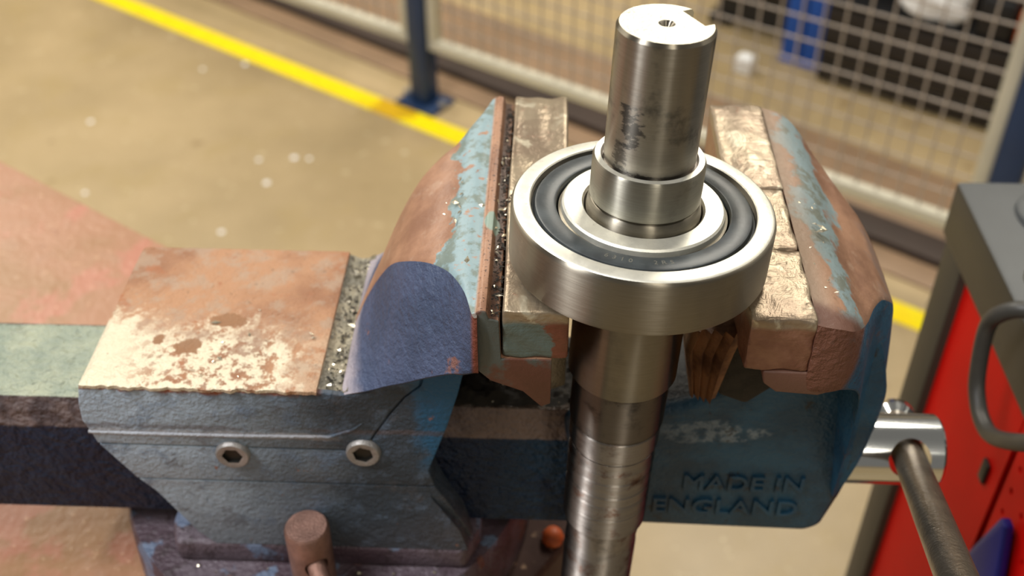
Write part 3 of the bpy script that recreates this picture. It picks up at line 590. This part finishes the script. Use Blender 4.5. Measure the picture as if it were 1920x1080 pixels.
# cast letters on the movable body
def letters(txt, x, z, size, spacing=1.0):
    cu = bpy.data.curves.new('t', 'FONT'); cu.body = txt; cu.size = size / 1000; cu.extrude = .0009; cu.bevel_depth = .00035; cu.space_character = spacing
    o = bpy.data.objects.new('t', cu); COL.objects.link(o); dg = bpy.context.evaluated_depsgraph_get(); me = bpy.data.meshes.new_from_object(o.evaluated_get(dg)); bpy.data.objects.remove(o)
    bm = nb(); bm.from_mesh(me); bpy.data.meshes.remove(me)
    bm.transform(Matrix.Translation(W((x, 405.0, z))) @ Matrix.Rotation(radians(90), 4, 'X')); put('raised_lettering', bm, MOV, movable, 40)
letters('MADE IN', 76, -467, 15.8, 1.05)
letters('ENGLAND', 61, -486.5, 16.4, 1.05)
# jaw plates
def plate(name, x0, x1, segs, z0, z1, m, seed):
    rr = random.Random(seed); t = None
    for k, (y0, y1) in enumerate(segs):
        bm = nb(); nx = 10; ny = max(3, int((y1 - y0) / 3.2)); nzq = 5; vs = {}
        prism(bm, [(x0, y0), (x1, y0), (x1, y1), (x0, y1)], z0, z1, 'z')
        bmesh.ops.subdivide_edges(bm, edges=bm.edges, cuts=9, use_grid_fill=True)
        ph = rr.uniform(0, 6)
        for v in bm.verts:
            x = v.co.x * 1000; y = v.co.y * 1000; z = v.co.z * 1000 - 1400
            v.co.x += (0.00035 * sin(y * .31 + ph) + 0.0002 * sin(y * 1.1)) if x < x0 + 1 or x > x1 - 1 else 0
            if z > z1 - 1: v.co.z += 0.00045 * sin(x * .5 + ph) * sin(y * .33 + ph) + 0.0003 * sin(y * .8 + x * .3)
            if y < y0 + .5: v.co.y += 0.0006 * sin(z * .5 + x * .4 + ph)
        bmesh.ops.recalc_face_normals(bm, faces=bm.faces)
        es = [e for e in bm.edges if len(e.link_faces) == 2 and e.calc_face_angle() > 1.2]
        bmesh.ops.bevel(bm, geom=es, offset=.0011, segments=2, affect='EDGES', profile=.5)
        o = put(name, bm, m, vise if t is None else t, 45)
plate('jaw_plate', -17.2, 10.3, [(350.2, 525)], -324, -298.6, INS_L, 1)
plate('jaw_plate', 84.3, 111.3, [(350, 396.5)], -327.6, -299, INS_R, 2)
plate('jaw_plate', 84.5, 110.9, [(397, 444)], -327.6, -299.2, INS_R, 3)
plate('jaw_plate', 84.5, 111.3, [(444.6, 521.5)], -327.6, -298.9, INS_R, 4)
# serrated pipe jaws below the plates
bm = nb(); pr = [(-8, 0)]
def serr(x0, x1, z0, z1, n, depth, dirx):
    """zigzag toothed edge from (x0,z0) to (x1,z1)"""
    out = []
    for k in range(n + 1):
        t = k / n; out.append((x0 + (x1 - x0) * t, z0 + (z1 - z0) * t))
        if k < n: tm = (k + .5) / n; out.append((x0 + (x1 - x0) * tm - dirx * depth * .8, z0 + (z1 - z0) * tm - depth * .8))
    return out
# ridges run down the front of the block: teeth laid out in plan, extruded downward and leaning
plan = [(66, 404)]
for k in range(4):
    x = 66 + k * 4.8; plan += [(x + .2, 384 - k * 1.2), (x + 2.2, 381 - k * 1.2), (x + 3.8, 384.4 - k * 1.2)]
plan += [(88, 382), (92, 404)]
A = [bm.verts.new(W((p[0] + 1.0, p[1] - 6, -329))) for p in plan]; Bv = [bm.verts.new(W((p[0] - 1, p[1], -348))) for p in plan]; C = [bm.verts.new(W((76 + (p[0] - 76) * .55, p[1] + 4, -380))) for p in plan]
n = len(plan)
for Q, T in ((A, Bv), (Bv, C)):
    for k in range(n): face(bm, (Q[k], Q[(k + 1) % n], T[(k + 1) % n], T[k]))
face(bm, A); face(bm, C[::-1]); put('pipe_jaw', bm, TEETH, vise, 50)
bm = nb(); prism(bm, [(86, -330), (94, -330), (100, -340), (112, -345), (112, -372), (98, -386), (84, -380), (80, -360)], 388, 486, 'y', 2); put('jaw_web', bm, GRIME, vise, 40)
bm = nb(); prism(bm, [(3.0, -352), (11.5, -352), (11.5, -384), (3.5, -388)], 396, 470, 'y', 1.0); put('pipe_jaw', bm, plain('grey_worn_pipe_jaw', S(126, 118, 98), .4, .4, .3, 90, .001), vise, 40)
# set screws
def hexring(cx, cz, tilt=0):
    bm = nb(); n = 48; prof = [(1, 8.9), (-1.6, 8.7), (-2.6, 7.9), (-2.6, 6.2)]; rings = []
    for s, r in prof: rings.append([bm.verts.new(W((cx + r * cos(2 * pi * k / n), 382.8 + s, cz + r * sin(2 * pi * k / n)))) for k in range(n)])
    def hexr(a): a = (a + tilt) % (pi / 3); return 4.6 / cos(a - pi / 6)
    for s in (-2.3, -.5): rings.append([bm.verts.new(W((cx + hexr(2 * pi * k / n) * cos(2 * pi * k / n), 382.8 + s, cz + hexr(2 * pi * k / n) * sin(2 * pi * k / n)))) for k in range(n)])
    for a, b in zip(rings[:-1], rings[1:]):
        for k in range(n): face(bm, (a[k], a[(k + 1) % n], b[(k + 1) % n], b[k]))
    face(bm, rings[-1], 1)
    for f in bm.faces:
        if all(abs((v.co.y * 1000) - 382.8) > 3 or (v.co - W((cx, v.co.y * 1000, cz))).length < .0056 for v in f.verts): f.material_index = 1
    return put('set_screw', bm, [SCREW, GAP], fixed, 40)
hexring(-154.5, -424.6); hexring(-88.2, -420.8, .3)
# swivel lock pin and its lever
bm = nb(); pc = (-121, 373.5, -515); lathe(bm, [(0, 0), (0, 11.6), (44.5, 11.8), (46.3, 10.6), (46.6, 0)], pc, (0, 0, 1), 64); pin = put('lock_pin', bm, PINM, vise)
def cut(o, c, d, r, L=60, n=40, s0=None):
    bm = nb(); lathe(bm, [(-L if s0 is None else s0, 0), (-L if s0 is None else s0, r), (L, r), (L, 0)], c, d, n); cu = put('cutter', bm, GAP, None)
    md = o.modifiers.new('b', 'BOOLEAN'); md.object = cu; md.operation = 'DIFFERENCE'; md.solver = 'EXACT'; bpy.context.view_layer.update(); bake(o); bpy.data.objects.remove(cu)
    o.data.polygons.foreach_set('use_smooth', [True] * len(o.data.polygons)); o.data.set_sharp_from_angle(angle=radians(35))
ld = Vector((.42, -.80, -.40)).normalized(); lc = Vector((-121, 373.5, -486))
cut(pin, lc, ld, 6.4)
bm = nb(); tube(bm, [W(lc - ld * 16), W(lc + ld * 52)], .0050, 24); put('lock_lever', bm, PINM, vise)
# spindle head and sliding handle
bm = nb(); lathe(bm, [(-55, 0), (-55, 19.6), (-1.8, 19.8), (-.4, 18.8), (0, 17), (0, 0)], (219.5, 437, -466), (1, 0, 0), 96); sp = put('spindle_head', bm, CHROME, vise)
hd = Vector((-.187, -.868, .486)).normalized(); hc = Vector((203, 437, -466))
cut(sp, hc, hd, 11.2)
bm = nb(); tube(bm, [W(hc - hd * 62), W(hc + hd * 230)], .0086, 40); hb = put('handle_bar', bm, DARKST, vise)
bm = nb(); lathe(bm, [(-9, 0), (-8, 8), (-3, 12.5), (4, 12.5), (9, 8.5), (10, 0)], tuple(hc - hd * 58), hd, 40); put('end_stop', bm, CHROME, hb)

# ------------------------------------------------------------------ shaft and bearing
AX = Vector((.037484, .035243, .998676)).normalized(); BC = (40.43, 386.13, -268.82)
sh = empty('stepped_shaft', 'upright stepped steel shaft standing between the vise jaws', 'shaft', tuple(Vector(BC) - AX * 262))
def sl(name, prof, mats, mis=None, parent=sh, n=128, c=BC): 
    bm = nb(); lathe(bm, prof, c, AX, n, 0, mis); return put(name, bm, mats, parent, 32)
j = sl('upper_journal', [(20, 0), (20, 18.2), (23.4, 18.2), (24.2, 18.7), (78.2, 18.9), (79.7, 17.9), (79.7, 3.2), (79.3, 2.6), (76.4, 0.9), (75.5, 0)], [ST_UP, FACE, ST_BRG], [0, 0, 0, 0, 2, 1, 0, 2, 2])
# keyway broken out at the back of the end
kd = Vector((.867, .493, 0)).normalized(); kt = Vector((-kd.y, kd.x, 0)); c0 = W(Vector(BC) + AX * 62 + kd * 21.9)
bm = nb(); obox(bm, c0, kd, .0090, kt, .0074, Vector((0, 0, 1)), .0300); cu = put('cutter', bm, FACE, None)
md = j.modifiers.new('b', 'BOOLEAN'); md.object = cu; md.operation = 'DIFFERENCE'; md.solver = 'EXACT'; bpy.context.view_layer.update(); bake(j); bpy.data.objects.remove(cu)
j.data.polygons.foreach_set('use_smooth', [True] * len(j.data.polygons)); j.data.set_sharp_from_angle(angle=radians(32))
sl('collar', [(0, 0), (4.6, 21.6), (4.7, 22.4), (5.4, 22.9), (21.8, 23.0), (23.3, 22.2), (23.3, 19.8), (21.8, 19.0), (21.6, 0)], [ST_COL, RACE_F, ST_RST], [0, 0, 0, 0, 0, 1, 2, 2])
sl('bearing_seat', [(-27, 0), (-27, 23.4), (-1, 23.9), (2.6, 23.4), (3.8, 22.6), (4.3, 21.2), (4.7, 0)], ST_BRG)
sl('lower_journal', [(-27.2, 0), (-27.2, 24.6), (-30, 25), (-88.6, 25), (-90, 24.2), (-90, 0)], ST_BRG)
sl('stained_section', [(-90.1, 0), (-90.1, 22.6), (-117.4, 22.4), (-118.2, 21.2), (-119.6, 21.2), (-119.8, 0)], ST_DK)
sl('relief_ring', [(-119.9, 0), (-119.9, 21.2), (-120.6, 21.7), (-131.6, 21.6), (-133, 20.6), (-134.3, 20.6), (-134.4, 0)], ST_RST)
prof = [(-134.5, 0), (-134.5, 20.9)]
s = -137
while s > -186: prof += [(s, 20.95 + .25 * sin(s * 1.9)), (s - 1.1, 20.7 + .2 * sin(s * .7))]; s -= 2.3
prof += [(-187, 20.2), (-188.4, 18.6), (-188.6, 0)]
sl('worn_section', prof, ST_RST)
sl('thin_end', [(-188.7, 0), (-188.7, 18.4), (-196, 18.6), (-197, 18.1), (-205, 18.1), (-206, 18.5), (-261, 18.4), (-262, 17), (-262, 0)], ST_RST)
brg = empty('ball_bearing', 'large sealed steel ball bearing resting across the vise jaws around the shaft', 'bearing', tuple(Vector(BC) - AX * 26.4))
bm = nb(); lathe(bm, [(-.5, 46.9), (0, 47.4), (0, 53.0), (-.5, 54.0), (-1.3, 54.7), (-2.4, 55), (-24.4, 55), (-25.8, 54.4), (-26.4, 53.2), (-26.4, 47), (-4, 46.6)], BC, AX, 192, 0, [1, 1, 1, 0, 0, 0, 0, 0, 0, 0, 0], True); put('outer_ring', bm, [ST_BRG, RACE_F], brg, 32)
bm = nb(); lathe(bm, [(-3.2, 46.4), (-3.0, 45.6), (-1.1, 44.9), (-.8, 44.2), (-.9, 37.2), (-1.3, 36.4), (-3.4, 35.9), (-6, 36), (-6, 46.4)], BC, AX, 160, 0, None, True); seal = put('rubber_seal', bm, RUB, brg, 32)
bm = nb(); lathe(bm, [(-5, 36.2), (-5, 46.9), (-21, 46.9), (-21, 33)], BC, AX, 96, 0, None, True); put('gap_filler', bm, GAP, brg)
bm = nb(); lathe(bm, [(0, 25.6), (0, 33.0), (-.8, 33.8), (-3, 34.2), (-3.4, 35.2), (-26.4, 35.2), (-26.4, 24.8), (-1.2, 24.8)], BC, AX, 160, 0, [1, 1, 1, 0, 0, 0, 0, 1], True); put('inner_ring', bm, [ST_BRG, RACE_F], brg, 32)
# faint moulded marks on the seal
def seal_marks(txt, a0, step, r, size):
    x, y, z = frame_of(AX)
    # angle measured from the side facing the photographer
    fx = (Vector((.0, -1, 0)) - AX * Vector((0, -1, 0)).dot(AX)).normalized(); fy = AX.cross(fx)
    bm = nb()
    for k, ch in enumerate(txt):
        if ch == ' ': continue
        a = radians(a0 + step * k); d = fx * cos(a) + fy * sin(a); tx = AX.cross(d)
        cu = bpy.data.curves.new('t', 'FONT'); cu.body = ch; cu.size = size / 1000; cu.extrude = .00008; cu.align_x = 'CENTER'
        o = bpy.data.objects.new('t', cu); COL.objects.link(o); dg = bpy.context.evaluated_depsgraph_get(); me = bpy.data.meshes.new_from_object(o.evaluated_get(dg)); bpy.data.objects.remove(o)
        c = W(Vector(BC) - AX * .82) + d * (r / 1000); m4 = Matrix((tx, -d, AX)).transposed().to_4x4(); m4.translation = c
        me.transform(m4); bm.from_mesh(me); bpy.data.meshes.remove(me)
    put('moulded_marks', bm, plain('faint_seal_print', S(112, 110, 100), .5), seal, 0)
seal_marks('6310  2RS', -24, 4.6, 41.5, 3.4)

# ------------------------------------------------------------------ swarf and grime
def chips(name, label, spots, mat, seed, smin, smax, cat='swarf'):
    rr = random.Random(seed); bm = nb()
    for (fn, cnt) in spots:
        for _ in range(cnt):
            p = Vector(fn(rr)); s = rr.uniform(smin, smax) * (2.0 if rr.random() < .12 else 1); a = rr.uniform(0, 2 * pi); l = s * rr.uniform(1, 2.4)
            d = Vector((cos(a), sin(a), rr.uniform(-.1, .4))); e = Vector((-sin(a), cos(a), rr.uniform(-.3, .5))); h = Vector((0, 0, 1))
            v = [bm.verts.new(W(p + q)) for q in (d * l * .5, e * s * .35, -d * l * .5, -e * s * .4 + h * s * .2, h * s * .35)]
            for f in ((0, 1, 4), (1, 2, 4), (2, 3, 4), (3, 0, 4), (3, 2, 1, 0)): face(bm, [v[i] for i in f])
    tag(put(name, bm, mat, None, 0), label, cat, kind='stuff')
U_ = lambda r, a, b: r.uniform(a, b)
chips('swarf', 'bright metal chips scattered over the vise jaws and block', [
    (lambda r: (U_(r, -46, -28), U_(r, 380, 450), -299.5), 26),
    (lambda r: (U_(r, -105, -96), U_(r, 386, 484), -381.5), 34), (lambda r: (U_(r, -170, -110), U_(r, 386, 440), -377.0), 12),
    (lambda r: (U_(r, -23, -17), U_(r, 352, 520), -301.8), 26), (lambda r: (U_(r, 112, 126), U_(r, 372, 440), -302.5), 14),
    (lambda r: (U_(r, -34, 12), U_(r, 410, 440), -411), 12), (lambda r: (U_(r, 44, 68), U_(r, 410, 440), -410), 22), (lambda r: (U_(r, -190, -50), U_(r, 368, 382), -514.3), 22)], CHIP, 5, .8, 2.0)
chips('grime_crumbs', 'dark oily crumbs packed in the jaw groove and block channel', [
    (lambda r: (U_(r, -22, -17.5), U_(r, 352, 520), -303.0), 420), (lambda r: (U_(r, -106, -96), U_(r, 386, 488), -382.2), 170), (lambda r: (U_(r, -17, -13), U_(r, 424, 434), -299), 24)], GRIME, 6, .5, 1.5, 'grime')
bm = nb(); rr = random.Random(9); nx, ny = 60, 26; g = {}
for i in range(nx + 1):
    for j_ in range(ny + 1):
        x = -52 + 152 * i / nx; y = 411 + 54 * j_ / ny; e = min(1, i / 5, (nx - i) / 5, j_ / 3, (ny - j_) / 3)
        h = 5.5 * math.exp(-((x + 30) / 16) ** 2) + 4.5 * math.exp(-((x - 74) / 22) ** 2) + 1.2
        g[i, j_] = bm.verts.new(W((x, y, -415.8 + e * (h * (.6 + .5 * sin(x * .35 + y * .21) * sin(y * .4)) + rr.uniform(0, 2.2) + (1.5 if rr.random() < .1 else 0)))))
for i in range(nx):
    for j_ in range(ny): face(bm, (g[i, j_], g[i + 1, j_], g[i + 1, j_ + 1], g[i, j_ + 1]))
tag(put('grime_heap', bm, GRIME, None, 25), 'heap of dark oily grime on the slide bar below the jaws', 'grime', kind='stuff')
